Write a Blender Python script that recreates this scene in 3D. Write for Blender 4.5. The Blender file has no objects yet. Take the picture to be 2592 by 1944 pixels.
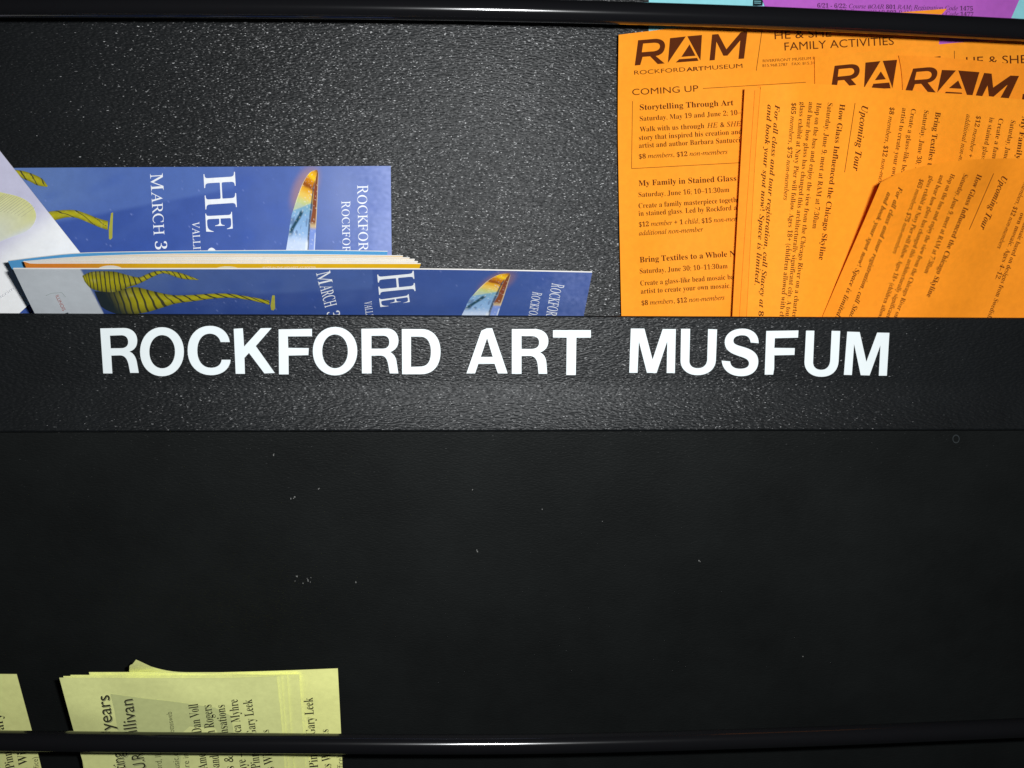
import bpy, math, random
from mathutils import Vector, Matrix
random.seed(4)
sc = bpy.context.scene
COL = sc.collection

# ------------------------------------------------------------------ camera
F = 2544.0                       # focal length in photo pixels (photo 2592 x 1944)
YAW, PITCH = math.radians(3.2), math.radians(9.4)
fwd = Vector((math.sin(YAW) * math.cos(PITCH), math.cos(YAW) * math.cos(PITCH), -math.sin(PITCH)))
rgt = fwd.cross(Vector((0, 0, 1))).normalized()
upv = rgt.cross(fwd).normalized()
ROLL = 0.0098                    # keeps the rack's horizontal edges level in the middle
rgt, upv = (rgt + upv * ROLL).normalized(), (upv - rgt * ROLL).normalized()
CAM = -fwd * 0.572
cd = bpy.data.cameras.new('camera')
cd.sensor_width = 36.0
cd.lens = F / 2592 * 36
cd.clip_start = 0.01
cd.clip_end = 50
cam = bpy.data.objects.new('camera', cd)
COL.objects.link(cam)
cam.matrix_world = Matrix((
    (rgt.x, upv.x, -fwd.x, CAM.x), (rgt.y, upv.y, -fwd.y, CAM.y),
    (rgt.z, upv.z, -fwd.z, CAM.z), (0, 0, 0, 1)))
sc.camera = cam

# ------------------------------------------------------------------ light: camera flash + faint room
w = bpy.data.worlds.new("World")
sc.world = w
w.use_nodes = True
w.node_tree.nodes['Background'].inputs[0].default_value = (0.85, 0.95, 1.0, 1)
w.node_tree.nodes['Background'].inputs[1].default_value = 0.014
ld = bpy.data.lights.new('flash_lamp', 'AREA')
ld.shape = 'RECTANGLE'
ld.size, ld.size_y = 0.024, 0.012
ld.energy = 4.5
ld.color = (0.97, 0.99, 1.0)
lo = bpy.data.objects.new('flash_lamp', ld)
COL.objects.link(lo)
lo.matrix_world = cam.matrix_world.copy()
lo.location = CAM + rgt * 0.046 + upv * 0.022
sc.view_settings.view_transform = 'Standard'
sc.view_settings.look = 'None'
sc.view_settings.exposure = 0
sc.view_settings.gamma = 1


# ------------------------------------------------------------------ helpers
def ray(px, py):
    return fwd + rgt * ((px - 1296) / F) + upv * ((972 - py) / F)


def at(px, py, Y):
    """world point on the depth plane y = Y seen at that place of the photograph"""
    d = ray(px, py)
    return CAM + d * ((Y - CAM.y) / d.y)


def tag(o, label=None, cat=None, group=None, kind=None):
    if label: o['label'] = label
    if cat: o['category'] = cat
    if group: o['group'] = group
    if kind: o['kind'] = kind
    return o


def lin(c):
    if isinstance(c, str):
        c = [int(c[i:i + 2], 16) / 255 for i in (0, 2, 4)]
    return tuple((x / 12.92 if x <= 0.04045 else ((x + 0.055) / 1.055) ** 2.4) for x in c) + (1,)


class MB:
    """collects faces with a material slot and a print colour each vertex"""
    def __init__(self):
        self.v, self.f, self.m, self.c = [], [], [], []

    def add(self, verts, faces, slot=0, col=(1, 1, 1, 1)):
        b = len(self.v)
        self.v += [tuple(p) for p in verts]
        if isinstance(col, list): self.c += col
        else: self.c += [col] * len(verts)
        for f in faces:
            self.f.append([b + i for i in f])
            self.m.append(slot)

    def build(self, name, mats, parent=None, smooth=False):
        me = bpy.data.meshes.new(name)
        me.from_pydata(self.v, [], self.f)
        for m in mats: me.materials.append(m)
        me.polygons.foreach_set('material_index', self.m)
        if smooth: me.polygons.foreach_set('use_smooth', [True] * len(self.f))
        a = me.color_attributes.new('print', 'FLOAT_COLOR', 'POINT')
        a.data.foreach_set('color', [x for c in self.c for x in c])
        me.update()
        o = bpy.data.objects.new(name, me)
        COL.objects.link(o)
        if parent: o.parent = parent
        return o


# ------------------------------------------------------------------ materials
def mat(name):
    m = bpy.data.materials.new(name)
    m.use_nodes = True
    nt = m.node_tree
    return m, nt, nt.nodes, nt.links, nt.nodes['Principled BSDF']


def plastic(name, base, rough, grain, dist, strength, spec=0.5, glint=0.2, cell=1000, tilt=0.9):
    """black moulded plastic: soft pebbled ground plus tiny hard facets that catch the light"""
    m, nt, N, L, P = mat(name)
    P.inputs['Base Color'].default_value = base
    P.inputs['Specular IOR Level'].default_value = spec
    tc = N.new('ShaderNodeTexCoord')
    mp = N.new('ShaderNodeMapping')
    mp.inputs['Rotation'].default_value = (0, 0.5, 0)
    mp.inputs['Scale'].default_value = (0.5, 1, 1.35)
    L.new(tc.outputs['Object'], mp.inputs[0])
    n0 = N.new('ShaderNodeTexNoise')
    n0.inputs['Scale'].default_value = grain * 0.5
    L.new(mp.outputs[0], n0.inputs['Vector'])
    mix = N.new('ShaderNodeVectorMath'); mix.operation = 'MULTIPLY_ADD'
    mix.inputs[1].default_value = (1.2 / grain,) * 3
    L.new(n0.outputs['Color'], mix.inputs[0])
    L.new(mp.outputs[0], mix.inputs[2])
    vo = N.new('ShaderNodeTexVoronoi')
    vo.feature = 'SMOOTH_F1'
    vo.inputs['Scale'].default_value = grain
    vo.inputs['Smoothness'].default_value = 0.4
    L.new(mix.outputs[0], vo.inputs['Vector'])
    bp = N.new('ShaderNodeBump')
    bp.inputs['Strength'].default_value = strength
    bp.inputs['Distance'].default_value = dist
    bp.invert = True
    L.new(vo.outputs['Distance'], bp.inputs['Height'])
    L.new(bp.outputs[0], P.inputs['Normal'])
    # facets
    vc = N.new('ShaderNodeTexVoronoi')
    vc.inputs['Scale'].default_value = cell
    L.new(mix.outputs[0], vc.inputs['Vector'])
    sb = N.new('ShaderNodeVectorMath'); sb.operation = 'SUBTRACT'
    sb.inputs[1].default_value = (0.5, 0.5, 0.5)
    L.new(vc.outputs['Color'], sb.inputs[0])
    ge = N.new('ShaderNodeNewGeometry')
    ma = N.new('ShaderNodeVectorMath'); ma.operation = 'MULTIPLY_ADD'
    ma.inputs[1].default_value = (tilt, tilt, tilt)
    L.new(sb.outputs[0], ma.inputs[0])
    L.new(ge.outputs['Normal'], ma.inputs[2])
    no = N.new('ShaderNodeVectorMath'); no.operation = 'NORMALIZE'
    L.new(ma.outputs[0], no.inputs[0])
    L.new(no.outputs[0], P.inputs['Coat Normal'])
    P.inputs['Coat Weight'].default_value = glint
    P.inputs['Coat Roughness'].default_value = 0.24
    ns = N.new('ShaderNodeTexNoise')
    ns.inputs['Scale'].default_value = 16
    ns.inputs['Detail'].default_value = 7
    ns.inputs['Roughness'].default_value = 0.7
    L.new(tc.outputs['Object'], ns.inputs['Vector'])
    cr = N.new('ShaderNodeMapRange')
    cr.inputs['From Min'].default_value = 0.3
    cr.inputs['From Max'].default_value = 0.75
    cr.inputs['To Min'].default_value = 0.8
    cr.inputs['To Max'].default_value = 1.45
    L.new(ns.outputs[0], cr.inputs[0])
    vs = N.new('ShaderNodeVectorMath'); vs.operation = 'SCALE'
    vs.inputs[0].default_value = base[:3]
    L.new(cr.outputs[0], vs.inputs['Scale'])
    L.new(vs.outputs[0], P.inputs['Base Color'])
    n2 = N.new('ShaderNodeTexNoise')
    n2.inputs['Scale'].default_value = 9
    n2.inputs['Detail'].default_value = 5
    L.new(tc.outputs['Object'], n2.inputs['Vector'])
    mr = N.new('ShaderNodeMapRange')
    mr.inputs['To Min'].default_value = rough * 0.85
    mr.inputs['To Max'].default_value = rough * 1.2
    L.new(n2.outputs[0], mr.inputs[0])
    L.new(mr.outputs[0], P.inputs['Roughness'])
    return m


def simple(name, base, rough, spec=0.5, bump=0.0, bscale=400):
    m, nt, N, L, P = mat(name)
    P.inputs['Base Color'].default_value = base
    P.inputs['Roughness'].default_value = rough
    P.inputs['Specular IOR Level'].default_value = spec
    tc = N.new('ShaderNodeTexCoord')
    n = N.new('ShaderNodeTexNoise')
    n.inputs['Scale'].default_value = bscale
    n.inputs['Detail'].default_value = 3
    L.new(tc.outputs['Object'], n.inputs['Vector'])
    mx = N.new('ShaderNodeMix'); mx.data_type = 'RGBA'
    mx.inputs[6].default_value = tuple(x * 0.93 for x in base[:3]) + (1,)
    mx.inputs[7].default_value = tuple(min(1, x * 1.05) for x in base[:3]) + (1,)
    L.new(n.outputs[0], mx.inputs[0])
    L.new(mx.outputs[2], P.inputs['Base Color'])
    if bump:
        b = N.new('ShaderNodeBump')
        b.inputs['Strength'].default_value = 0.3
        b.inputs['Distance'].default_value = bump
        L.new(n.outputs[0], b.inputs['Height'])
        L.new(b.outputs[0], P.inputs['Normal'])
    return m


def printed(name, rough, spec=0.4, mottle=0.12, mscale=120, wave=0.0):
    """paper or ink whose printed colour is carried by the mesh, with a little fibre mottling"""
    m, nt, N, L, P = mat(name)
    P.inputs['Roughness'].default_value = rough
    P.inputs['Specular IOR Level'].default_value = spec
    at_ = N.new('ShaderNodeVertexColor'); at_.layer_name = 'print'
    tc = N.new('ShaderNodeTexCoord')
    n = N.new('ShaderNodeTexNoise')
    n.inputs['Scale'].default_value = mscale
    n.inputs['Detail'].default_value = 6
    n.inputs['Roughness'].default_value = 0.65
    L.new(tc.outputs['Object'], n.inputs['Vector'])
    mr = N.new('ShaderNodeMapRange')
    mr.inputs['From Min'].default_value = 0.3
    mr.inputs['From Max'].default_value = 0.7
    mr.inputs['To Min'].default_value = 1 - mottle
    mr.inputs['To Max'].default_value = 1 + mottle
    L.new(n.outputs[0], mr.inputs[0])
    if wave:
        nw = N.new('ShaderNodeTexNoise')
        nw.inputs['Scale'].default_value = 14
        nw.inputs['Detail'].default_value = 1
        L.new(tc.outputs['Object'], nw.inputs['Vector'])
        bw = N.new('ShaderNodeBump')
        bw.inputs['Strength'].default_value = 1.0
        bw.inputs['Distance'].default_value = wave
        L.new(nw.outputs[0], bw.inputs['Height'])
        L.new(bw.outputs[0], P.inputs['Normal'])
    vm = N.new('ShaderNodeVectorMath'); vm.operation = 'SCALE'
    L.new(at_.outputs['Color'], vm.inputs[0])
    L.new(mr.outputs[0], vm.inputs['Scale'])
    L.new(vm.outputs[0], P.inputs['Base Color'])
    return m


M_UP = plastic('pebbled_black_plastic', (0.0062, 0.0072, 0.0080, 1), 0.46, 760, 0.00036, 0.65, 0.22, 0.21, 2600, 0.58)
M_STRIP = plastic('pebbled_black_strip', (0.0060, 0.0070, 0.0078, 1), 0.44, 800, 0.00036, 0.65, 0.22, 0.11, 2700, 0.58)
M_LOW = plastic('fine_grain_black_plastic', (0.0066, 0.0076, 0.0075, 1), 0.5, 900, 0.00022, 0.5, 0.2, 0.09, 2700, 0.64)
M_ROD = simple('satin_black_rod', (0.006, 0.006, 0.007, 1), 0.14, 0.5, 0.000006, 700)
M_VINYL = simple('white_vinyl', (0.80, 0.86, 0.87, 1), 0.45, 0.4, 0, 60)
M_SCUFF = simple('pale_scuff', (0.19, 0.19, 0.18, 1), 0.7)
M_RING = simple('faint_ring_mark', (0.03, 0.036, 0.038, 1), 0.5)
M_PAPER = printed('uncoated_paper', 0.75, 0.25, 0.06, 260, 0.012)
M_GLOSS = printed('coated_paper', 0.32, 0.42, 0.05, 150, 0.0035)
M_INK = printed('printing_ink', 0.7, 0.04, 0.06, 300)
M_EDGE = simple('paper_edge', (0.78, 0.76, 0.72, 1), 0.8)

# ------------------------------------------------------------------ lettering
def conv(s, st):
    U = {'b': 0x1D400, 'r': 0x1D400, 'd': 0x1D400, 'i': 0x1D434, 'c': 0x1D434, 'bi': 0x1D468}.get(st)
    if U is None: return s
    o = ''
    for ch in s:
        if ch.isascii() and ch.isupper(): o += chr(U + ord(ch) - 65)
        elif ch.isascii() and ch.islower():
            k = U + 26 + ord(ch) - 97
            o += chr(0x210E if k == 0x1D455 else k)
        elif ch.isdigit(): o += chr(0x1D7CE + int(ch))
        else: o += ch
    return o


OFFS = {'r': -0.003, 'd': -0.011, 'sb': 0.024, 'sl': -0.008, 'b': 0.002, 'i': 0.006, 'bi': 0.002}
CAPH = {'s': 0.70, 'sb': 0.72, 'sl': 0.69}
_cache = {}


def glyphs(s, st):
    k = (s, st)
    if k not in _cache:
        c = bpy.data.curves.new('t', 'FONT')
        c.body = conv(s, st)
        c.offset = OFFS.get(st, 0)
        c.resolution_u = 4
        o = bpy.data.objects.new('t', c)
        COL.objects.link(o)
        dg = bpy.context.evaluated_depsgraph_get()
        me = bpy.data.meshes.new_from_object(o.evaluated_get(dg))
        vs = [(v.co.x - (0.275 * v.co.y if st == 'c' else 0), v.co.y) for v in me.vertices]
        fs = [list(p.vertices) for p in me.polygons]
        bpy.data.meshes.remove(me)
        bpy.data.objects.remove(o)
        bpy.data.curves.remove(c)
        _cache[k] = (vs, fs)
    return _cache[k]


def caph(st):
    if ('cap', st) not in _cache:
        vs, _ = glyphs('H', st)
        _cache[('cap', st)] = max(y for _, y in vs) - min(y for _, y in vs)
    return _cache[('cap', st)]


def put_text(mb, Y, crop, rows, col, lift=0.00014, slot=0):
    """rows: (string, style, x0, y0, x1, y1, cap height) with the baseline from start to end"""
    ox, oy, k = crop
    for s, st, x0, y0, x1, y1, cap in rows:
        vs, fs = glyphs(s, st)
        if not vs: continue
        a = min(x for x, _ in vs); b = max(x for x, _ in vs)
        dx, dy = x1 - x0, y1 - y0
        ln = math.hypot(dx, dy)
        ux, uy = dy / ln, -dx / ln
        q = cap / caph(st)
        out = []
        for x, y in vs:
            t = (x - a) / (b - a)
            X = ox + (x0 + dx * t + ux * y * q) / k
            Z = oy + (y0 + dy * t + uy * y * q) / k
            out.append(at(X, Z, Y(X, Z) - lift))
        mb.add(out, fs, slot, col)


def svg(path):
    """contours from a small M/L/C/Z path"""
    tk = path.replace('M', ' M ').replace('L', ' L ').replace('C', ' C ').replace('Z', ' Z ').split()
    i, cs, cur = 0, [], None
    while i < len(tk):
        c = tk[i]; i += 1
        if c == 'M':
            cur = [(float(tk[i]), float(tk[i + 1]))]; i += 2; cs.append(cur)
        elif c == 'L':
            cur.append((float(tk[i]), float(tk[i + 1]))); i += 2
        elif c == 'C':
            p0 = cur[-1]
            p = [(float(tk[i + 2 * j]), float(tk[i + 2 * j + 1])) for j in range(3)]; i += 6
            for s in range(1, 11):
                t = s / 10; u = 1 - t
                cur.append(tuple(u**3 * p0[n] + 3*u*u*t * p[0][n] + 3*u*t*t * p[1][n] + t**3 * p[2][n] for n in (0, 1)))
    for c in cs:
        if len(c) > 1 and math.dist(c[0], c[-1]) < 1e-6: c.pop()
    return cs


def ell(cx, cy, rx, ry, k=0.575):
    return (f"M{cx-rx} {cy} C{cx-rx} {cy-ry*k} {cx-rx*k} {cy-ry} {cx} {cy-ry} C{cx+rx*k} {cy-ry} {cx+rx} {cy-ry*k} {cx+rx} {cy} "
            f"C{cx+rx} {cy+ry*k} {cx+rx*k} {cy+ry} {cx} {cy+ry} C{cx-rx*k} {cy+ry} {cx-rx} {cy+ry*k} {cx-rx} {cy} Z")


def fill(path, extrude=0.0):
    """flat filled outline (holes kept): vertices (x, y, z) and faces"""
    c = bpy.data.curves.new('t', 'CURVE')
    c.dimensions = '2D'
    c.fill_mode = 'BOTH' if extrude else 'FRONT'
    c.extrude = extrude
    for con in svg(path):
        sp = c.splines.new('POLY')
        sp.points.add(len(con) - 1)
        for p, (x, y) in zip(sp.points, con): p.co = (x / 100, -y / 100, 0, 1)
        sp.use_cyclic_u = True
    o = bpy.data.objects.new('t', c)
    COL.objects.link(o)
    dg = bpy.context.evaluated_depsgraph_get()
    me = bpy.data.meshes.new_from_object(o.evaluated_get(dg))
    vs = [(v.co.x * 100, -v.co.y * 100, v.co.z) for v in me.vertices]
    fs = [list(p.vertices) for p in me.polygons]
    bpy.data.meshes.remove(me)
    bpy.data.objects.remove(o)
    bpy.data.curves.remove(c)
    return vs, fs


def put_shape(mb, Y, crop, path, col, lift=0.00014, slot=0):
    ox, oy, k = crop
    vs, fs = fill(path)
    cf = col if callable(col) else (lambda x, y: col)
    mb.add([at(ox + x / k, oy + y / k, Y(ox + x / k, oy + y / k) - lift) for x, y, _ in vs], fs, slot,
           [cf(x, y) for x, y, _ in vs])


def put_line(mb, Y, crop, x0, y0, x1, y1, wd, col, lift=0.00014, slot=0, n=8):
    ox, oy, k = crop
    dx, dy = x1 - x0, y1 - y0
    ln = math.hypot(dx, dy)
    ux, uy = dy / ln * wd / 2, -dx / ln * wd / 2
    vs, fs = [], []
    for i in range(n + 1):
        t = i / n
        for s in (-1, 1):
            X = ox + (x0 + dx * t + s * ux) / k; Z = oy + (y0 + dy * t + s * uy) / k
            vs.append(at(X, Z, Y(X, Z) - lift))
        if i: fs.append([2*i - 2, 2*i - 1, 2*i + 1, 2*i])
    mb.add(vs, fs, slot, col)


# ------------------------------------------------------------------ paper sheets
def poly_at(pts, t):
    ls = [math.dist(pts[i], pts[i + 1]) for i in range(len(pts) - 1)]
    d = t * sum(ls)
    for i, l in enumerate(ls):
        if d <= l or i == len(ls) - 1:
            q = min(1, d / l)
            return tuple(pts[i][n] + (pts[i + 1][n] - pts[i][n]) * q for n in (0, 1))
        d -= l


def smooth_pts(pts, n=24):
    if len(pts) < 3: return pts
    P = [pts[0]] + list(pts) + [pts[-1]]
    out = []
    for i in range(1, len(P) - 2):
        for s in range(n):
            t = s / n
            out.append(tuple(0.5 * (2*P[i][k] + (P[i+1][k] - P[i-1][k])*t + (2*P[i-1][k] - 5*P[i][k] + 4*P[i+1][k] - P[i+2][k])*t*t
                             + (3*P[i][k] - P[i-1][k] - 3*P[i+1][k] + P[i+2][k])*t**3) for k in (0, 1)))
    out.append(pts[-1])
    return out


def sheet(name, top, bottom, Y, color, mats, thick=0.00025, left=None, right=None, nu=30, nv=26, edge=1, smooth=True, tv=None):
    """a thin sheet between a top and a bottom edge (photo pixels); Y gives its depth"""
    top, bottom = (top if not smooth else smooth_pts(top)), (bottom if not smooth else smooth_pts(bottom))
    left = smooth_pts(left) if left else [top[0], bottom[0]]
    right = smooth_pts(right) if right else [top[-1], bottom[-1]]
    mb = MB()
    fr, bk, cl = [], [], []
    cf = color if callable(color) else (lambda x, y: color)
    for j in range(nv + 1):
        t = j / nv
        for i in range(nu + 1):
            s = i / nu
            T, B, L, R = poly_at(top, s), poly_at(bottom, s), poly_at(left, t), poly_at(right, t)
            p = [(1-t)*T[n] + t*B[n] + (1-s)*L[n] + s*R[n]
                 - ((1-s)*(1-t)*top[0][n] + s*(1-t)*top[-1][n] + (1-s)*t*bottom[0][n] + s*t*bottom[-1][n]) for n in (0, 1)]
            y = Y(*p)
            fr.append(at(p[0], p[1], y))
            bk.append(at(p[0], p[1], y) + (tv or Vector((0, 1, 0))) * thick)
            cl.append(cf(*p))
    W = nu + 1
    q = [[j*W + i, (j+1)*W + i, (j+1)*W + i + 1, j*W + i + 1] for j in range(nv) for i in range(nu)]
    mb.add(fr, q, 0, cl)
    mb.add(bk, [f[::-1] for f in q], 0, cl)
    n = len(fr)
    rim = [i for i in range(nu)] + [j*W + nu for j in range(nv)] + [nv*W + i for i in range(nu, 0, -1)] + [j*W for j in range(nv, 0, -1)]
    mb.add(fr + bk, [[rim[a], rim[(a+1) % len(rim)], rim[(a+1) % len(rim)] + n, rim[a] + n] for a in range(len(rim))], edge, cl + cl)
    o = mb.build(name, mats, smooth=False)
    me = o.data
    nf = 2 * len(q)
    for i, p in enumerate(me.polygons): p.use_smooth = i < nf
    return o


def part(name, parent, fn, m=None):
    mb = MB()
    fn(mb)
    o = mb.build(name, [m or M_INK], parent)
    return o


# ================================================================== THE RACK
rack = bpy.data.objects.new('brochure_rack', None)
COL.objects.link(rack)
tag(rack, 'black plastic literature rack with pebbled panels, round rods and a white lettered strip', 'brochure rack')
XL, XR = -0.52, 0.56


def slab(name, prof, m, nseg=40):
    """profile of (y, z) points, front first, extruded along x into a closed solid"""
    mb = MB()
    n = len(prof)
    vs = []
    for i in range(nseg + 1):
        x = XL + (XR - XL) * i / nseg
        vs += [(x, y, z) for y, z in prof]
    fs = [[i*n + k, i*n + (k+1) % n, (i+1)*n + (k+1) % n, (i+1)*n + k] for i in range(nseg) for k in range(n)]
    fs.append(list(range(n))[::-1]); fs.append([nseg*n + k for k in range(n)])
    mb.add(vs, fs)
    return mb


def z_at(py, Y): return at(1296, py, Y).z


zt, zb = z_at(799.5, 0.0), z_at(1092.5, -0.0075)
zc = z_at(965, 0.0)
UPY = 0.042
slab('x', [(UPY, 0.33), (UPY, zb + 0.004), (UPY + 0.004, zb + 0.004), (UPY + 0.004, 0.33)], M_UP).build('back_panel', [M_UP], rack)
# pocket front: flat lettered part, a gentle flare and a rounded lower lip, then the pocket floor
prof = [(0.0032, zt - 0.0006), (0.0026, zt), (0.0006, zt), (0.0, zt - 0.0007)]
for i in range(13):
    t = i / 12
    prof.append((-0.0075 * t ** 1.6, zc + (zb + 0.0012 - zc) * t))
prof += [(-0.0070, zb + 0.0003), (-0.0058, zb), (UPY, zb), (UPY, zb + 0.003), (0.0032, zb + 0.003)]
strip_mb = slab('x', prof, M_STRIP)
strip = strip_mb.build('name_strip', [M_STRIP], rack)
strip['label'] = 'black strip with stuck on white capital letters'
for p in strip.data.polygons: p.use_smooth = False
# lower panel, top tucked under the lip and receding downwards
TILT = math.tan(math.radians(11))
zl = zb - 0.0016


def lowY(px, py):
    d = ray(px, py)
    # plane y = 0.0 + (zl - z) * TILT
    t = ((zl - CAM.z) * TILT - CAM.y) / (d.y + d.z * TILT)
    return CAM.y + d.y * t


lp = slab('x', [(0.0, zl), (0.36 * TILT, zl - 0.36), (0.36 * TILT + 0.004, zl - 0.36), (0.005, zl)], M_LOW)
for cx, cy, n, sp in ((1207, 1391, 2, 3), (785, 1468, 6, 9), (747, 1461, 3, 4), (1768, 1422, 2, 3), (742, 1265, 3, 6), (806, 1238, 2, 4), (1373, 1290, 1, 1),
                      (1525, 1320, 1, 1), (2032, 1661, 1, 1), (905, 1475, 1, 2), (1195, 1240, 1, 1), (690, 1148, 2, 5)):
    for _ in range(n):
        x, y = cx + random.gauss(0, sp), cy + random.gauss(0, sp * 0.7)
        r = random.uniform(0.9, 2.0)
        a0 = random.random() * 6
        pts = [(x + r * math.cos(a0 + k) * random.uniform(0.6, 1.4), y + 1.4 * r * math.sin(a0 + k) * random.uniform(0.6, 1.4)) for k in (0, 1.2, 2.4, 3.6, 5.0)]
        lp.add([at(a, b, lowY(a, b) - 0.00015) for a, b in pts], [[4, 3, 2, 1, 0]], 1)
ring = [(2420 + 9 * math.cos(k * math.pi / 12) * q, 1111 + 11 * math.sin(k * math.pi / 12) * q) for q in (1.0, 0.78) for k in range(24)]
lp.add([at(a, b, lowY(a, b) - 0.00015) for a, b in ring], [[k, (k + 1) % 24, 24 + (k + 1) % 24, 24 + k] for k in range(24)], 2)
low = lp.build('back_panel', [M_LOW, M_SCUFF, M_RING], rack)
low['label'] = 'plain dark lower panel with a few pale scuffs'


def rod(pts, Y, r=0.0056):
    sp = smooth_pts(pts, 12)
    P = [at(x, y, Y) for x, y in sp]
    d0 = (P[0] - P[1]).normalized(); d1 = (P[-1] - P[-2]).normalized()
    P = [P[0] + d0 * 0.25, P[0] + d0 * 0.1] + P + [P[-1] + d1 * 0.1, P[-1] + d1 * 0.25]
    mb = MB(); n = 40
    vs, fs = [], []
    for i, p in enumerate(P):
        t = (P[min(i+1, len(P)-1)] - P[max(i-1, 0)]).normalized()
        a = t.cross(Vector((0, 0, 1))).normalized(); b = a.cross(t).normalized()
        for k in range(n):
            g = 2 * math.pi * k / n
            vs.append(p + a * (r * math.cos(g)) + b * (r * math.sin(g)))
        if i:
            o = (i - 1) * n
            fs += [[o + k, o + (k+1) % n, o + n + (k+1) % n, o + n + k] for k in range(n)]
    fs += [list(range(n))[::-1], [len(vs) - n + k for k in range(n)]]
    mb.add(vs, fs)
    o = mb.build('retaining_rod', [M_ROD], rack, smooth=True)
    return o


RODY = -0.022
rod([(0, 15), (648, 17), (1296, 26), (1944, 45), (2592, 76)], RODY)
rod([(0, 1875), (648, 1881), (1296, 1883.5), (1944, 1868), (2592, 1842)], RODY)

# ------------------------------------------------------------------ vinyl letters
LT = [
 (240, "M67 80 L360 75 C460 75 530 140 528 235 C526 310 490 350 430 368 C480 385 515 440 525 510 L547 633 L440 633 L420 530 C400 450 370 415 310 415 L205 418 L218 640 L105 640 Z M188 170 L330 165 C385 165 415 200 415 250 C415 300 380 325 330 326 L198 328 Z"),
 (240, ell(836, 370, 273, 305) + ell(838, 370, 160, 207)),
 (240, "M1680 250 C1660 120 1560 48 1430 48 C1270 48 1155 170 1155 355 C1155 540 1280 662 1445 662 C1580 662 1680 590 1690 470 L1578 470 C1570 535 1520 570 1445 570 C1345 570 1275 490 1275 355 C1275 225 1340 145 1430 145 C1500 145 1550 190 1565 250 Z"),
 (240, "M1728 85 L1842 78 L1858 305 L2065 78 L2200 75 L2003 300 L2240 635 L2110 640 L1918 385 L1862 445 L1868 645 L1753 645 Z"),
 (690, "M75 92 L490 85 L490 178 L190 180 L195 322 L450 325 L445 412 L198 418 L200 652 L80 652 Z"),
 (690, ell(777, 363, 277, 302) + ell(777, 365, 160, 210)),
 (690, "M1105 85 L1420 80 C1510 80 1568 145 1566 235 C1564 310 1525 350 1463 375 C1515 400 1540 450 1545 510 L1565 640 L1458 640 L1440 540 C1425 455 1400 418 1340 418 L1230 420 L1232 640 L1112 640 Z M1230 172 L1370 170 C1425 170 1452 200 1452 250 C1452 300 1425 332 1370 332 L1230 332 Z"),
 (690, "M1608 88 L1850 88 C2010 88 2090 210 2090 370 C2090 540 2000 650 1850 650 L1612 650 Z M1722 182 L1835 182 C1930 182 1970 260 1970 370 C1970 490 1930 555 1830 555 L1722 558 Z"),
 (1140, "M200 640 L385 110 L450 80 L520 78 L712 640 L592 640 L550 520 L348 520 L308 640 Z M457 200 L378 435 L528 435 Z"),
 (1140, "M765 88 L1050 88 C1150 88 1219 145 1219 235 C1219 310 1180 355 1115 380 C1160 395 1192 440 1196 520 L1205 645 L1097 645 L1088 545 C1080 465 1050 422 985 422 L885 422 L885 645 L765 645 Z M885 175 L1010 175 C1070 175 1105 205 1105 255 C1105 305 1070 335 1010 335 L885 335 Z"),
 (1140, "M1277 102 L1748 102 L1748 195 L1568 195 L1560 660 L1443 660 L1448 195 L1277 193 Z"),
 (1570, "M132 82 L300 82 L402 468 L528 88 L692 88 L680 635 L578 635 L585 240 L452 635 L332 632 L232 240 L215 632 L112 632 Z"),
 (1570, "M757 85 L870 85 L860 490 C862 545 905 575 962 575 C1030 575 1075 540 1082 470 L1093 88 L1205 92 L1190 480 C1180 600 1080 662 960 662 C840 662 750 590 750 480 Z"),
 (1570, "M1722 265 C1725 150 1640 82 1520 82 C1390 82 1300 155 1300 250 C1300 360 1390 395 1480 425 C1560 450 1602 470 1602 515 C1602 560 1560 582 1490 582 C1420 582 1370 550 1368 490 L1262 480 C1270 600 1370 675 1505 675 C1640 675 1718 600 1718 490 C1718 390 1640 345 1560 320 C1470 290 1408 285 1408 235 C1408 190 1455 165 1520 165 C1585 165 1615 200 1622 255 Z"),
 (1840, "M490 112 L890 105 L885 195 L597 202 L590 322 L845 325 L840 410 L590 415 L588 580 L575 655 L470 655 Z"),
 (1840, "M985 108 L1088 108 L1072 510 C1078 570 1120 595 1175 595 C1240 595 1280 550 1285 480 L1303 110 L1410 112 L1390 490 C1380 620 1290 682 1175 682 C1050 682 965 610 965 500 Z"),
 (1840, "M1497 120 L1652 125 L1735 495 L1870 132 L2022 135 L1990 668 L1890 668 L1910 290 L1775 665 L1665 662 L1583 275 L1555 660 L1455 658 Z"),
]
for ox, path in LT:
    vs, fs = fill(path, 0.5)
    mb = MB()
    # z of the extruded outline (-0.5 .. 0.5) becomes 0.25 mm of vinyl standing on the strip
    mb.add([at(ox + x / 4.91556, 815 + y / 4.91556, -0.00030 if z > 0 else -0.00004) for x, y, z in vs], fs)
    mb.build('vinyl_letter', [M_VINYL], strip)

# ================================================================== ORANGE FLYERS
C3, C4, C5, CB = (1540, 0, 2.1027), (1540, 200, 2.676), (1840, 200, 2.6755), (2150, 200, 2.676)
OR = (0.95, 0.315, 0.013, 1)
OR2 = (0.94, 0.285, 0.011, 1)
INKO = (0.095, 0.021, 0.005, 1)
GO = 'orange event flyers in the middle pocket'
PM = [M_PAPER, M_PAPER]


def ss(a, b, x):
    t = max(0, min(1, (x - a) / (b - a)))
    return t * t * (3 - 2 * t)


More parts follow.
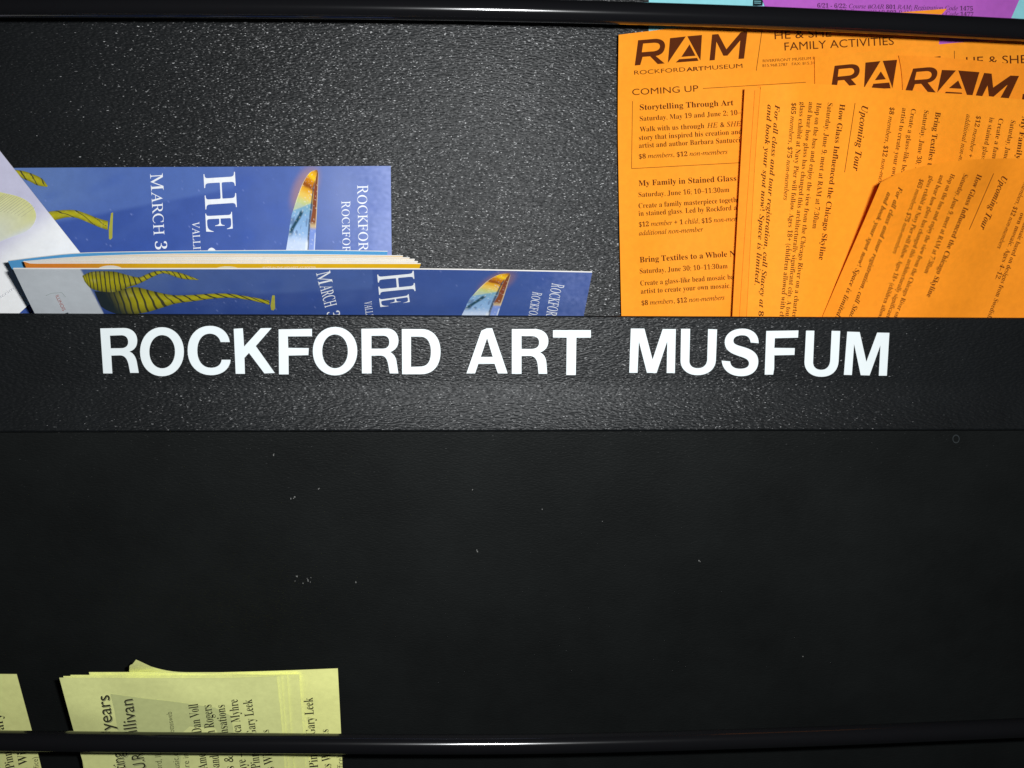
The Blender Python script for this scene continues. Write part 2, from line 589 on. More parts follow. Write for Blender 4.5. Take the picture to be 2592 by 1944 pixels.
# tall cyan and purple sheets at the very top
Yc = lambda x, y: 0.0408
cy = sheet('cyan_flyer', [(1643, -190), (2680, -190)], [(1640, 900), (2680, 900)], Yc, lin('8fd4dc')[:3] + (1,), PM)
tag(cy, 'pale cyan flyer standing behind the purple one above the top rod', 'flyer')
part('printed_block', cy, lambda mb: (
    put_shape(mb, Yc, (1540, 0, 2.1027), "M772 -60 L830 -60 L820 30 L768 32 Z", (0.01, 0.02, 0.025, 1)),
    [put_line(mb, Yc, (1540, 0, 2.1027), 776, a, 812, a + 1, 2.5, lin('8fd4dc'), lift=0.0002) for a in (6, 16)]))
Yp = lambda x, y: 0.0392
pu = sheet('purple_flyer', [(1952, -190), (2655, -190)], [(1930, 0), (1925, 420), (1920, 900)], Yp, lin('b45cc0')[:3] + (1,), PM,
           right=[(2655, -190), (2580, 0), (2560, 45), (2400, 420), (2300, 900)])
tag(pu, 'purple flyer with small slanted course listing, half hidden behind the top rod', 'flyer')
part('printed_text', pu, lambda mb: put_text(mb, Yp, (1944, 0, 3.4136), [
    ('6/21 - 6/22: Course #OAR 801 RAM; Registration Code 1475', 'i', 425, 65, 1770, 92, 38),
    ('6/23 - 6/24: Course #OAR 802 RAM; Registration Code 1477', 'i', 432, 112, 1775, 142, 38)], (0.10, 0.03, 0.10, 1)))


def ram(mb, Y, crop, paths, col=INKO):
    for p in paths: put_shape(mb, Y, crop, p, col)


# back flyer with the COMING UP listing
Ya = lambda x, y: 0.0355 - 0.006 * (1 - ss(1560, 1800, x)) * (1 - ss(70, 330, y)) - 0.003 * (1 - ss(1555, 1700, x))
fa = sheet('event_flyer', [(1566, 88), (1640, 79), (1745, 68), (1950, 56), (2397, 22)], [(1577, 900), (2360, 900)], Ya, OR, PM,
           left=[(1566, 88), (1564, 300), (1567, 520), (1573, 800), (1577, 900)], right=[(2397, 22), (2377, 112), (2360, 900)])
tag(fa, 'leftmost orange flyer, standing upright with its logo and event listing in view', 'flyer', GO)
part('logo', fa, lambda mb: (ram(mb, Ya, C3, [
    "M158 214 L242 207 C287 203 306 224 301 252 C297 280 278 294 252 298 L300 338 L262 341 L222 300 L182 303 L170 346 L140 349 Z M185 232 L178 278 L240 273 C262 270 272 262 274 250 C276 232 262 227 240 228 Z",
    "M328 203 L412 194 L316 336 Z", "M420 193 L498 186 L490 323 Z", "M432 236 L464 297 L388 303 Z", "M377 315 L472 308 L480 324 L358 333 Z",
    "M552 184 L585 181 L628 262 L705 171 L740 168 L722 312 L692 314 L702 215 L634 296 L612 297 L575 222 L566 320 L538 322 Z"]),
    put_text(mb, Ya, C3, [('ROCKFORD', 's', 138, 398, 410, 380, 22), ('ART', 'sb', 415, 380, 508, 374, 22), ('MUSEUM', 's', 513, 373, 714, 361, 22)], INKO)))
part('heading', fa, lambda mb: (put_line(mb, Ya, C3, 822, 130, 787, 376, 3, INKO),
    put_text(mb, Ya, C3, [('HE & SHE', 's', 885, 209, 1188, 195, 42), ('FAMILY ACTIVITIES', 's', 938, 269, 1520, 238, 42),
    ('RIVERFRONT MUSEUM PARK', 's', 822, 332, 1150, 314, 15), ('815.968.2787   FAX: 815.316', 's', 820, 357, 1112, 341, 15)], INKO)))
part('event_listing', fa, lambda mb: (put_line(mb, Ya, C4, 640, 64, 1338, 22, 3.5, INKO), put_line(mb, Ya, C4, 163, 150, 157, 607, 3.5, INKO),
    put_line(mb, Ya, C4, 157, 607, 1000, 561, 3.5, INKO), put_text(mb, Ya, C4, [
    ('COMING UP', 's', 162, 110, 610, 84, 42),
    ('Storytelling Through Art', 'b', 213, 211, 848, 178, 38),
    ('Saturday, May 19 and June 2; 10–', 'r', 213, 285, 900, 242, 33),
    ('Walk with us through', 'r', 213, 358, 650, 333, 34), ('HE & SHE', 'i', 668, 332, 900, 318, 34),
    ('story that inspired his creation and', 'r', 207, 415, 905, 372, 34),
    ('artist and author Barbara Santucci', 'r', 207, 468, 893, 428, 34),
    ('$8 members, $12 non-members', 'i', 207, 540, 808, 507, 32),
    ('My Family in Stained Glass', 'b', 205, 725, 867, 690, 38),
    ('Saturday, June 16; 10–11:30am', 'r', 205, 800, 820, 765, 33),
    ('Create a family masterpiece together', 'r', 205, 876, 910, 831, 34),
    ('in stained glass. Led by Rockford a', 'r', 205, 928, 870, 887, 34),
    ('$12 member + 1 child, $15 non-mem', 'i', 207, 1001, 885, 961, 33),
    ('additional non-member', 'i', 207, 1060, 643, 1033, 33),
    ('Bring Textiles to a Whole N', 'b', 213, 1243, 860, 1200, 38),
    ('Saturday, June 30; 10–11:30am', 'r', 213, 1318, 808, 1282, 33),
    ('Create a glass-like bead mosaic ba', 'r', 217, 1400, 850, 1355, 34),
    ('artist to create your own mosaic.', 'r', 220, 1455, 828, 1415, 34),
    ('$8 members, $12 non-members', 'i', 225, 1533, 788, 1495, 33)], INKO)))

Yd = lambda x, y: 0.0315
fd = sheet('event_flyer', [(2062, 144), (2377, 112), (2515, 101), (2700, 84)], [(2075, 900), (2700, 900)], Yd, OR, PM)
tag(fd, 'orange flyer just under the top rod whose logo is cut off after two letters', 'flyer', GO)
part('logo', fd, lambda mb: ram(mb, Yd, C3, [
    "M1204 350 L1285 342 C1330 338 1342 360 1336 385 C1330 408 1312 418 1292 421 L1320 452 L1282 456 L1255 426 L1222 429 L1216 462 L1186 464 Z M1226 368 L1221 408 L1280 402 C1300 399 1310 388 1308 376 C1304 362 1290 362 1280 363 Z",
    "M1368 333 L1448 325 L1360 470 Z", "M1460 324 L1537 318 L1512 470 Z", "M1450 380 L1477 422 L1418 427 Z", "M1410 446 L1495 439 L1502 470 L1398 474 Z",
    ]))
part('logo_tip', fd, lambda mb: ram(mb, Yd, C3, ["M1735 303 L1768 299 L1768 307 L1735 308 Z"]))
part('heading', fd, lambda mb: (put_line(mb, Yd, C3, 1841, 270, 1842, 330, 3, INKO), put_text(mb, Yd, C3, [('HE & SHE', 's', 1905, 348, 2228, 336, 44)], INKO)))

Yk = lambda x, y: 0.0275
fc = sheet('event_flyer', [(2275, 140), (2372, 145), (2592, 164), (2700, 175)], [(2262, 900), (2690, 900)], Yk, OR2, PM,
           left=[(2275, 140), (2285, 220), (2290, 500), (2262, 900)])
tag(fc, 'orange flyer with its whole bold logo tilted clockwise, above the sideways stack', 'flyer', GO)
part('logo', fc, lambda mb: ram(mb, Yk, C3, [
    "M1622 365 L1700 358 C1745 355 1757 378 1749 402 C1742 425 1722 437 1700 440 L1742 492 L1702 492 L1665 446 L1632 448 L1618 484 L1580 484 Z M1640 383 L1630 426 L1695 421 C1715 418 1722 405 1720 393 C1716 380 1700 378 1690 379 Z",
    "M1775 372 L1850 375 L1750 492 Z", "M1862 375 L1975 384 L1938 507 L1908 505 Z", "M1862 428 L1882 473 L1812 469 Z", "M1797 488 L1880 493 L1884 500 L1790 496 Z",
    "M2000 388 L2040 392 L2048 466 L2140 402 L2186 404 L2130 525 L2085 523 L2125 450 L2050 515 L2025 512 L2018 455 L1990 512 L1955 508 Z",
    "M2206 500 L2260 500 L2255 540 L2200 536 Z"]))


# sideways stack: two sheets behind and the readable one in front
def ye(off):
    return lambda x, y: off - 0.008 * ss(1880, 2010, x) * (1 - ss(2000, 2500, x)) + 0.002 * ss(2200, 2592, x)


for (tx, ty, bx, off, lab) in ((1885, 224, 1853, 0.0192, 'orange sheet lying lowest in the sideways stack, only its left edge showing'),
                               (1911, 228, 1871, 0.0175, 'orange sheet second in the sideways stack, a thin strip left of the readable sheet')):
    tag(sheet('event_flyer', [(tx, ty), (1990, 217), (2150, 221), (2300, 232), (2500, 246), (2700, 262)], [(bx, 900), (2690, 900)], ye(off), OR2, PM, left=[(tx, ty), (bx + 1, 800), (bx, 900)]), lab, 'flyer', GO)
Ye = ye(0.0158)
fe = sheet('event_flyer', [(1926, 217), (2000, 213), (2080, 213), (2300, 229), (2592, 252), (2700, 262)], [(1884, 900), (2690, 900)], Ye, OR, PM,
           left=[(1926, 217), (1912, 400), (1890, 800), (1884, 900)])
tag(fe, 'flat orange flyer turned sideways, its full text running downwards beside the upright flyer', 'flyer', GO)
part('event_listing', fe, lambda mb: (put_line(mb, Ye, C5, 868, 163, 797, 632, 4, INKO), put_text(mb, Ye, C5, [
    ('Upcoming Tour', 'bi', 914, 180, 852, 620, 44),
    ('How Glass Influenced the Chicago Skyline', 'b', 766, 168, 622, 1224, 36),
    ('Saturday, June 9; meet at RAM at 7:30am', 'r', 684, 160, 578, 1012, 33),
    ('Hop on the bus and enjoy the view from the Chicago River on a charter', 'r', 609, 160, 441, 1615, 32),
    ('and hear how glass has changed this architecturally significant city. A tour', 'r', 556, 155, 394, 1625, 32),
    ('glass exhibit at Navy Pier will follow. Ages 18+ (children allowed with ch', 'r', 498, 155, 355, 1618, 32),
    ('$65 members, $75 non-members', 'i', 440, 160, 382, 820, 32),
    ('For all class and tour registration, call Stacey at 8', 'bi', 327, 172, 213, 1605, 33),
    ('and book your spot now! Space is limited.', 'bi', 276, 172, 187, 1395, 33),
    ('Bring Textiles to', 'b', 1414, 222, 1354, 610, 36),
    ('Saturday, June 30; 10', 'r', 1337, 210, 1270, 640, 32),
    ('Create a glass-like bead m', 'r', 1250, 200, 1165, 720, 32),
    ('artist to create your own m', 'r', 1189, 195, 1102, 720, 32),
    ('$8 members, $12 non-members', 'i', 1106, 190, 1008, 800, 32),
    ('additional non-mem', 'i', 1624, 238, 1556, 610, 32),
    ('$12 member + 1 c', 'i', 1692, 248, 1618, 600, 32),
    ('in stained glass. L', 'r', 1780, 258, 1710, 600, 32),
    ('Create a family', 'r', 1842, 265, 1785, 590, 32),
    ('Saturday, June 16', 'r', 1925, 278, 1860, 600, 32),
    ('My Family', 'b', 2000, 250, 1955, 542, 36)], INKO)))

# the top sheet, flopping forward at its upper left corner
Yf = lambda x, y: 0.0050 - 0.050 * max(0, (830 - y) / 430) ** 1.5 * (1 - 0.45 * ss(2230, 2620, x)) + 0.0015 * ss(2300, 2600, x)
ff = sheet('event_flyer', [(2229, 462), (2290, 433), (2400, 409), (2500, 402), (2592, 402), (2720, 410)], [(2040, 900), (2700, 900)], Yf, OR2, PM,
           left=[(2229, 462), (2187, 560), (2130, 690), (2080, 806), (2040, 900)], nv=40)
tag(ff, 'darker orange flyer on top, its curled upper corner flopping over the sideways text', 'flyer', GO)
part('event_listing', ff, lambda mb: (put_line(mb, Yf, CB, 977, 640, 812, 1020, 4, INKO), put_text(mb, Yf, CB, [
    ('Upcoming Tour', 'bi', 1035, 655, 882, 1012, 42),
    ('How Glass Influenced the Chicago Skyline', 'b', 868, 642, 522, 1472, 34),
    ('Saturday, June 9; meet at RAM at 7:30am', 'r', 776, 640, 506, 1312, 31),
    ('Hop on the bus and enjoy the view from the Chicago River on a', 'r', 689, 640, 290, 1640, 30),
    ('and hear how glass has changed this architecturally significant', 'r', 616, 648, 248, 1612, 30),
    ('glass exhibit at Navy Pier will follow. Ages 18+ (children allowed', 'r', 546, 655, 182, 1640, 30),
    ('$65 members, $75 non-members', 'i', 478, 675, 292, 1180, 30),
    ('For all class and tour registration, call Stace', 'bi', 335, 728, -12, 1632, 32),
    ('and book your spot now! Space is limited.', 'bi', 258, 765, -95, 1612, 32),
    ('members, $12 non-members', 'i', 1180, 700, 1000, 1145, 30),
    ('own mosaic. Ages 4–12.', 'r', 1160, 905, 986, 1355, 30),
    ('bead mosaic based on designs from Swedish', 'r', 1215, 880, 932, 1618, 30)], INKO)))

# ================================================================== BLUE BROCHURES
GB = 'blue exhibition brochures in the middle pocket'
B1, B2, B3 = (0.047, 0.098, 0.36, 1), (0.085, 0.155, 0.44, 1), (0.20, 0.27, 0.62, 1)
WH = (0.88, 0.90, 0.92, 1)


def mixc(a, b, t): return tuple(a[i] + (b[i] - a[i]) * t for i in range(3)) + (1,)


def bluecol(x0, x1, yb, glow, yd):
    """printed sea-blue ground: paler wedge at the left, pale mottled right end, warm glow round the blade tip, specks"""
    def f(x, y):
        s = (x - x0) / (x1 - x0)
        n1 = noise.noise((x * 0.012, y * 0.02, 3)); n2 = noise.noise((x * 0.09, y * 0.12, 8)); n3 = noise.noise((x * 0.17, y * 0.2, 12))
        c = mixc(B2, B1, ss(-7, 7, y - yb(x))) if s < 0.62 else B1
        c = mixc(c, (0.16, 0.26, 0.50, 1), 0.55 * (1 - ss(0.1, 0.42, s)) * (1 - ss(-60, 10, y - yb(x))))
        c = mixc(c, B2, 0.55 * ss(0.45, 0.85, s))
        c = mixc(c, B3, 0.85 * ss(0.87, 1.0, s + 0.02 * n2) * (0.65 + 0.5 * n2))
        c = mixc(c, B2, 0.35 * ss(0.0, 0.7, n1))
        c = mixc(c, (0.04, 0.10, 0.42, 1), 0.35 * ss(0.1, 0.7, -n1))
        c = mixc(c, B3, 0.8 * ss(0.62, 0.78, n3))
        gx, gy, ga, gb, sl = glow
        d = math.hypot((x - gx - sl * (y - gy)) / ga, (y - gy) / gb)
        return mixc(c, (0.40, 0.20, 0.16, 1), 0.6 * (1 - ss(0.55, 1.25, d)))
    return f


from mathutils import noise
DK = (0.018, 0.022, 0.03, 1)


def ramp(t, stops):
    for (a, ca), (b, cb) in zip(stops, stops[1:]):
        if t <= b: return mixc(ca, cb, ss(a, b, t))
    return stops[-1][1]


def image(mb, Y, crop, top, bot, colf, ns, nt, lift=0.0002, mp=None):
    """printed picture between two edge curves; colf(s along, t across) gives its ink"""
    ox, oy, k = crop
    T, B = smooth_pts(top), smooth_pts(bot)
    vs, cs, fs = [], [], []
    for i in range(ns + 1):
        a, b = poly_at(T, i / ns), poly_at(B, i / ns)
        for j in range(nt + 1):
            t = j / nt
            x, y = a[0] + (b[0] - a[0]) * t, a[1] + (b[1] - a[1]) * t
            if mp: x, y = mp(x, y)
            X, Z = ox + x / k, oy + y / k
            vs.append(at(X, Z, Y(X, Z) - lift))
            cs.append(colf(i / ns, t))
            if i and j:
                q = i * (nt + 1) + j
                fs.append([q, q - 1, q - nt - 2, q - nt - 1])
    mb.add(vs, fs, 0, cs)


def glassfish(n, s0, dark0, pw, wid, seed):
    """yellow glass with dark wound threads, closer together towards the belly end"""
    def f(s, t):
        edge = 1 - abs(2 * t - 1) ** 2.2
        c = mixc((0.07, 0.075, 0.02, 1), (0.46, 0.41, 0.015, 1), 0.25 + 0.75 * edge)
        c = mixc(c, (0.62, 0.58, 0.22, 1), 0.35 * ss(0.55, 0.95, noise.noise((s * 14, t * 5, seed)) * 0.5 + 0.5))
        u = (s ** pw) * n - 1.1 * t * (0.5 + 0.5 * s) + 0.15 * noise.noise((s * 6, t * 3, seed + 3))
        w = wid * (0.75 + 0.5 * noise.noise((math.floor(u) * 1.7, 0, seed + 9)))
        d = abs((u % 1) - 0.5) * 2
        c = mixc(c, DK, 0.9 * (1 - ss(w * 0.7, w * 1.3, d)))
        if s0 < 0: return c
        return mixc((0.02, 0.03, 0.035, 1), c, ss(s0 * 0.4, s0 * 1.5, s + dark0 * (0.5 - t)))
    return f


def blade(mb, Y, crop, mp):
    """amber tipped ice-blue glass blade, in the upright brochure's picture space mapped by mp"""
    L_ = [(738, 122), (640, 165), (545, 300), (470, 480), (400, 690), (345, 880), (310, 1130), (262, 1420)]
    R_ = [(758, 124), (772, 180), (770, 260), (762, 500), (752, 760), (740, 960), (728, 1180), (716, 1420)]

    def col(s, t):
        n1 = noise.noise((s * 9, t * 4, 1.5)); n2 = noise.noise((s * 40, t * 14, 7.1))
        y = s + 0.045 * (t - 0.4) * -1 + 0.012 * n1
        am = ramp(y, [(0.0, (0.35, 0.15, 0.03, 1)), (0.06, (0.80, 0.40, 0.02, 1)), (0.115, (0.95, 0.58, 0.02, 1)), (0.165, (0.62, 0.22, 0.012, 1)), (0.225, (0.30, 0.08, 0.012, 1)),
                      (0.27, (0.80, 0.40, 0.03, 1)), (0.35, (0.85, 0.58, 0.12, 1)), (0.43, (0.55, 0.60, 0.25, 1)), (0.47, (0.50, 0.58, 0.40, 1))])
        ic = ramp(s, [(0.44, (0.20, 0.40, 0.52, 1)), (0.6, (0.24, 0.42, 0.66, 1)), (0.75, (0.30, 0.48, 0.74, 1)), (0.9, (0.60, 0.70, 0.88, 1)), (1.0, (0.62, 0.72, 0.90, 1))])
        edge = 0.475 - 0.075 * ss(0.55, 0.0, t) * -1
        c = mixc(am, ic, ss(-0.012, 0.012, s - (0.53 - 0.11 * min(1, t * 1.5))))
        c = mixc(c, (0.72, 0.72, 0.62, 1), 0.6 * ss(0.1, 0.5, n2) * ss(0.3, 0.6, t) * (1 - ss(0.44, 0.5, s)) * ss(0.2, 0.3, s))
        # dark sliver on the left flank below the amber
        q = t - (0.06 + 0.30 * (1 - ss(0.52, 0.80, s)))
        c = mixc(c, (0.02, 0.07, 0.11, 1), (1 - ss(0.03, 0.11, abs(q))) * ss(0.5, 0.54, s) * (1 - ss(0.74, 0.84, s)))
        c = mixc(c, (0.10, 0.16, 0.30, 1), 0.7 * ss(0.15, 0.4, noise.noise((s * 7, t * 11, 4.0))) * ss(0.56, 0.62, s) * (1 - ss(0.75, 0.82, s)) * (1 - ss(0.6, 0.7, t)))
        # bright outline, dark groove and the brown side facet
        c = mixc(c, (0.05, 0.06, 0.10, 1), 0.9 * (1 - ss(0.02, 0.05, abs(t - (0.72 + 0.03 * s)))) * ss(0.1, 0.2, s))
        side = ramp(s, [(0, (0.22, 0.09, 0.03, 1)), (0.3, (0.24, 0.06, 0.03, 1)), (0.62, (0.26, 0.08, 0.03, 1)), (0.68, (0.60, 0.45, 0.25, 1)), (0.73, (0.22, 0.32, 0.70, 1)), (1, (0.26, 0.36, 0.74, 1))])
        c = mixc(c, side, ss(0.76, 0.80, t + 0.02 * n1))
        c = mixc(c, (0.80, 0.86, 0.94, 1), ss(0.82, 0.9, s) * (1 - ss(0.025, 0.06, abs(t - 0.70))))
        c = mixc(c, (0.75, 0.60, 0.36, 1), 0.8 * ss(0.955, 0.98, t) * (1 - ss(0.66, 0.72, s)))
        c = mixc(c, (0.72, 0.78, 0.90, 1), 0.8 * ss(0.95, 0.98, t) * ss(0.74, 0.78, s))
        c = mixc(c, (0.85, 0.78, 0.50, 1), 0.75 * (1 - ss(0.01, 0.05, t)) * (1 - ss(0.42, 0.5, s)))
        return mixc(c, (0.9, 0.9, 0.85, 1), 0.35 * ss(0.35, 0.6, n2))
    image(mb, Y, crop, L_, R_, col, 110, 44, 0.0002, mp)


def bubbles(mb, Y, pts):
    for x, y, r in pts:
        put_shape(mb, Y, (0, 0, 1), ell(x, y, r, r * 0.7), B3, 0.0002)


# ---- upright brochure at the back
Yg = lambda x, y: 0.0385 - 0.000008 * (800 - y)
Z1, Z2, Z3 = (0, 380, 5.267), (340, 410, 6.144), (680, 410, 6.144)
fg = sheet('exhibition_brochure', [(-60, 426), (200, 424), (989, 420)], [(-60, 900), (994, 900)], Yg,
           bluecol(-60, 990, lambda x: 542 - 0.19 * (x - 250), (772, 478, 34, 62, -0.30), 0), [M_GLOSS, M_EDGE], thick=0.0004, nu=300, nv=120)
tag(fg, 'blue brochure standing upright at the back against the black panel', 'brochure', GB)
part('title', fg, lambda mb: put_text(mb, Yg, Z2, [
    ('M', 'c', 245, 185, 263, 452, 195), ('ARCH', 'c', 264, 462, 303, 1140, 165), ('30', 'd', 318, 1235, 330, 1520, 175),
    ('H', 'c', 1075, 180, 1106, 738, 490), ('E', 'c', 1104, 795, 1118, 1092, 415), ('&', 'sl', 1120, 1338, 1150, 1720, 330),
    ('VALLIEN', 'c', 897, 935, 930, 1560, 112)], WH))
part('venue_name', fg, lambda mb: put_text(mb, Yg, Z3, [
    ('R', 'c', 1378, 360, 1380, 502, 168), ('OCKFORD', 'c', 1380, 515, 1405, 1530, 148),
    ('R', 'c', 1132, 608, 1134, 722, 136), ('OCKFORD', 'c', 1137, 735, 1156, 1530, 118)], WH))


def pic_g(mb):
    t = [(600, 830), (700, 812), (850, 798), (1000, 800), (1150, 845), (1300, 905), (1440, 945)]
    b = [(700, 945), (800, 918), (900, 898), (1020, 905), (1150, 955), (1300, 1020), (1435, 1065)]
    image(mb, Yg, Z1, t, b, glassfish(3.2, -1, 0, 1.0, 0.16, 2.0), 120, 12)
    put_shape(mb, Yg, Z1, "M1480 840 L1508 830 L1502 1000 L1498 1170 L1470 1195 L1452 1180 L1450 1060 L1462 980 Z", (0.42, 0.40, 0.06, 1), 0.0003)


def pic_g2(mb):
    t = [(180, 262), (300, 275), (430, 315), (560, 380), (640, 480)]
    b = [(210, 300), (300, 375), (400, 420), (500, 470), (620, 492)]
    image(mb, Yg, Z1, t, b, glassfish(3.4, -1, 0, 1.0, 0.24, 5.0), 80, 12)


part('glass_figure_picture', fg, pic_g)
part('glass_figure_picture', fg, pic_g2)
part('glass_blade_picture', fg, lambda mb: blade(mb, Yg, Z3, None))

# ---- white sheet at far left, tilted, flash glare painted into its picture as paler inks
Yj = lambda x, y: 0.0285 - 0.00001 * (800 - y)
wcol = lambda x, y: mixc((0.97, 0.97, 0.97, 1), (0.55, 0.53, 0.74, 1), 0.8 * (1 - ss(-40, 60, (y - 650) + 0.75 * x + 20)) * ss(-200, 60, x + 60))
fj = sheet('folded_leaflet', [(-190, 142), (208, 646)], [(-620, 480), (-105, 935)], Yj, wcol, [M_GLOSS, M_EDGE], thick=0.0004, nu=40, nv=40)
tag(fj, 'white leaflet tipped on its corner, in front of the upright blue brochure', 'leaflet')


def pic_j(mb):
    C = (0.62, 0.60, 0.16, 1)
    put_shape(mb, Yj, Z1, "M-200 480 L0 560 L180 600 C340 640 450 720 480 850 C490 960 420 1050 300 1110 L100 1180 L-250 1330 Z",
              lambda x, y: mixc((0.70, 0.69, 0.30, 1), (0.72, 0.75, 0.76, 1), ss(760, 1120, y + 0.35 * (260 - x))), 0.0002)
    for i in range(13):
        x0 = 60 + i * 34
        y0 = 590 + 0.32 * max(0, x0 - 120) + 0.0012 * max(0, x0 - 250) ** 2
        ln = 330 - 12 * i
        put_line(mb, Yj, Z1, x0, y0, x0 - ln, y0 + 0.72 * ln, 8 - 0.25 * i, (0.48, 0.47, 0.30, 1), 0.00026)


part('picture', fj, pic_j)
part('printed_text', fj, lambda mb: put_text(mb, Yj, (0, 620, 6.144), [('pacificrim', 's', -180, 960, 225, 690, 55)], (0.55, 0.55, 0.58, 1)))


# ---- leaning pack: blue booklet, cream leaflets, gold brochure, front blue brochure
def lean(ytop, Ytop, Ybot, lo=800):
    def f(x, y):
        if y > lo: return Ybot + (y - lo) * 0.00004
        return Ytop + (Ybot - Ytop) * (y - ytop) / (lo - ytop)
    return f


Yb = lean(638, -0.010, 0.0155)
fb = sheet('blue_booklet', [(20, 661), (110, 650), (205, 641.5), (380, 637.5), (560, 635.5), (800, 634.5), (981, 637)],
           [(130, 880), (950, 880)], Yb, (0.10, 0.36, 0.68, 1), [M_GLOSS, M_EDGE], thick=0.0005, tv=Vector((0, 0.62, 0.78)), left=[(20, 661), (89, 797), (130, 880)], nu=60)
tag(fb, 'light blue covered booklet, a thin line of it showing behind the cream leaflets', 'booklet')
creams = [(58, 663, 646, 1020, 648.0, -0.0120, (0.80, 0.62, 0.36, 1), 'thin cream leaflet, rearmost of the leaning pack and shortest at its right end'),
          (66, 663.5, 650, 1037, 653.0, -0.0135, (0.82, 0.66, 0.46, 1), 'thin cream leaflet, second from the rear of the leaning pack'),
          (72, 664.5, 654, 1050, 657.0, -0.0150, (0.82, 0.76, 0.66, 1), 'thin pale leaflet, third from the rear of the leaning pack'),
          (76, 666.0, 660, 1058, 662.5, -0.0165, (0.84, 0.80, 0.72, 1), 'thin off-white leaflet lying directly against the gold brochure')]
for i, (xl, yl, ym, xr, yr, Yt, c, lab) in enumerate(creams):
    Y = lean(ym, Yt, 0.0135 - 0.0016 * i)
    o = sheet('cream_leaflet', [(xl, yl), (xl + 140, (yl + ym) / 2 - 3), (420, ym - 2), (700, ym - 1.5), (xr, yr)], [(150, 880), (950, 880)], Y, c, [M_GLOSS, M_EDGE],
              thick=0.0005, tv=Vector((0, 0.62, 0.78)), left=[(xl, yl), (110, 797), (150, 880)], nu=50)
    tag(o, lab, 'leaflet', 'cream leaflets in the leaning pack')
Yo = lean(668, -0.0185, 0.0068)
gcol = lambda x, y: mixc((0.74, 0.24, 0.03, 1), (0.80, 0.46, 0.012, 1), ss(120, 420, x))
fo = sheet('gold_brochure', [(60, 662), (78, 667.5), (300, 667), (700, 667.5), (1065, 668)], [(150, 880), (1000, 880)], Yo, gcol, [M_GLOSS, M_EDGE],
           thick=0.0005, tv=Vector((0, 0.62, 0.78)), left=[(60, 662), (112, 797), (150, 880)], nu=60, smooth=False)
tag(fo, 'gold and orange brochure peeking out just behind the front blue brochure', 'brochure')
part('printed_text', fo, lambda mb: (put_text(mb, Yo, (0, 0, 1), [('MADE IN THE MIDWEST AT POSTER', 's', 665, 681.5, 800, 681.5, 6.5)], (0.8, 0.75, 0.6, 1)),))
part('printed_disc', fo, lambda mb: (put_shape(mb, Yo, (0, 0, 1), ell(279, 688, 36, 16), (0.78, 0.76, 0.68, 1)),))
part('printed_disc', fo, lambda mb: (put_shape(mb, Yo, (0, 0, 1), ell(575, 690, 38, 16), (0.78, 0.70, 0.45, 1)),))

Yi = lean(684, -0.0235, 0.0052)
CI = (200, 670, 4.2538)
CJ = (1100, 670, 5.2667)
wedge = lambda x: 745 - 0.045 * (x - 640) if x > 640 else 740 + 0.02 * (640 - x)


ibase = bluecol(40, 1497, wedge, (1258, 716, 40, 32, -0.9), 0)


def icol(x, y):
    xl = 204 + (y - 682) * 0.52
    base = ibase(x, y)
    base = tuple(v * 0.82 for v in base[:3]) + (1,)
    return mixc((0.66, 0.70, 0.74, 1), base, ss(-2, 2, x - xl))


fi = sheet('exhibition_brochure', [(33, 681), (300, 681.5), (700, 681.5), (1100, 682.5), (1499, 690)], [(140, 880), (1462, 880)], Yi, icol, [M_GLOSS, M_EDGE],
           thick=0.0008, tv=Vector((0, 0.62, 0.78)), left=[(33, 681), (90, 797), (140, 880)], right=[(1499, 690), (1478, 797), (1462, 880)], nu=420, nv=50)
tag(fi, 'blue brochure leaning forward in front, its top edge white and its left end blank', 'brochure', GB)
Z4 = (700, 380, 2.4578)
part('title', fi, lambda mb: put_text(mb, Yi, Z4, [
    ('M', 'c', 246, 765, 264, 843, 88), ('ARCH', 'c', 268, 847, 302, 982, 76), ('30', 'd', 310, 1010, 325, 1090, 76),
    ('H', 'c', 626, 772, 638, 900, 228), ('E', 'c', 638, 922, 646, 978, 186), ('VALLIEN', 'c', 545, 945, 562, 1075, 46)], WH))
part('venue_name', fi, lambda mb: put_text(mb, Yi, CJ, [
    ('R', 'c', 1565, 243, 1555, 295, 168), ('OCKFORD', 'c', 1552, 305, 1478, 730, 138),
    ('R', 'c', 1308, 358, 1300, 400, 128), ('OCKFORD', 'c', 1298, 408, 1240, 760, 112)], WH))


def mp_i(x, y):
    # the blade of this one is squeezed and slanted by the brochure's lean
    t = (y - 118) / 1300
    return (x - 742) * (1.20 - 0.12 * t) + 980 - 128 * t, 112 + 618 * t


def pic_i(mb):
    t = [(165, 285), (260, 288), (430, 275), (600, 240), (800, 285), (1000, 325), (1200, 325), (1400, 312), (1600, 310), (1750, 330), (1900, 355), (2050, 385)]
    b = [(235, 448), (300, 490), (420, 530), (600, 530), (740, 510), (900, 462), (1050, 418), (1250, 392), (1450, 365), (1650, 358), (1850, 385), (2050, 432)]
    image(mb, Yi, CI, t, b, glassfish(22, 0.17, 0.06, 0.62, 0.36, 8.0), 420, 18)
    put_shape(mb, Yi, CI, "M2080 330 L2108 330 L2112 470 L2095 492 L2070 488 L2062 440 Z", (0.42, 0.40, 0.06, 1), 0.0003)


def pic_i2(mb):
    t = [(35, 120), (120, 80), (230, 70), (380, 75), (520, 110), (640, 135), (720, 105), (820, 70), (950, 66), (1100, 90), (1290, 160)]
    b = [(60, 180), (130, 255), (250, 290), (400, 292), (540, 240), (620, 215), (700, 180), (800, 130), (920, 95), (1100, 150), (1280, 165)]
    image(mb, Yi, CI, t, b, glassfish(24, -1, 0, 0.78, 0.34, 11.0), 420, 18, 0.0003)


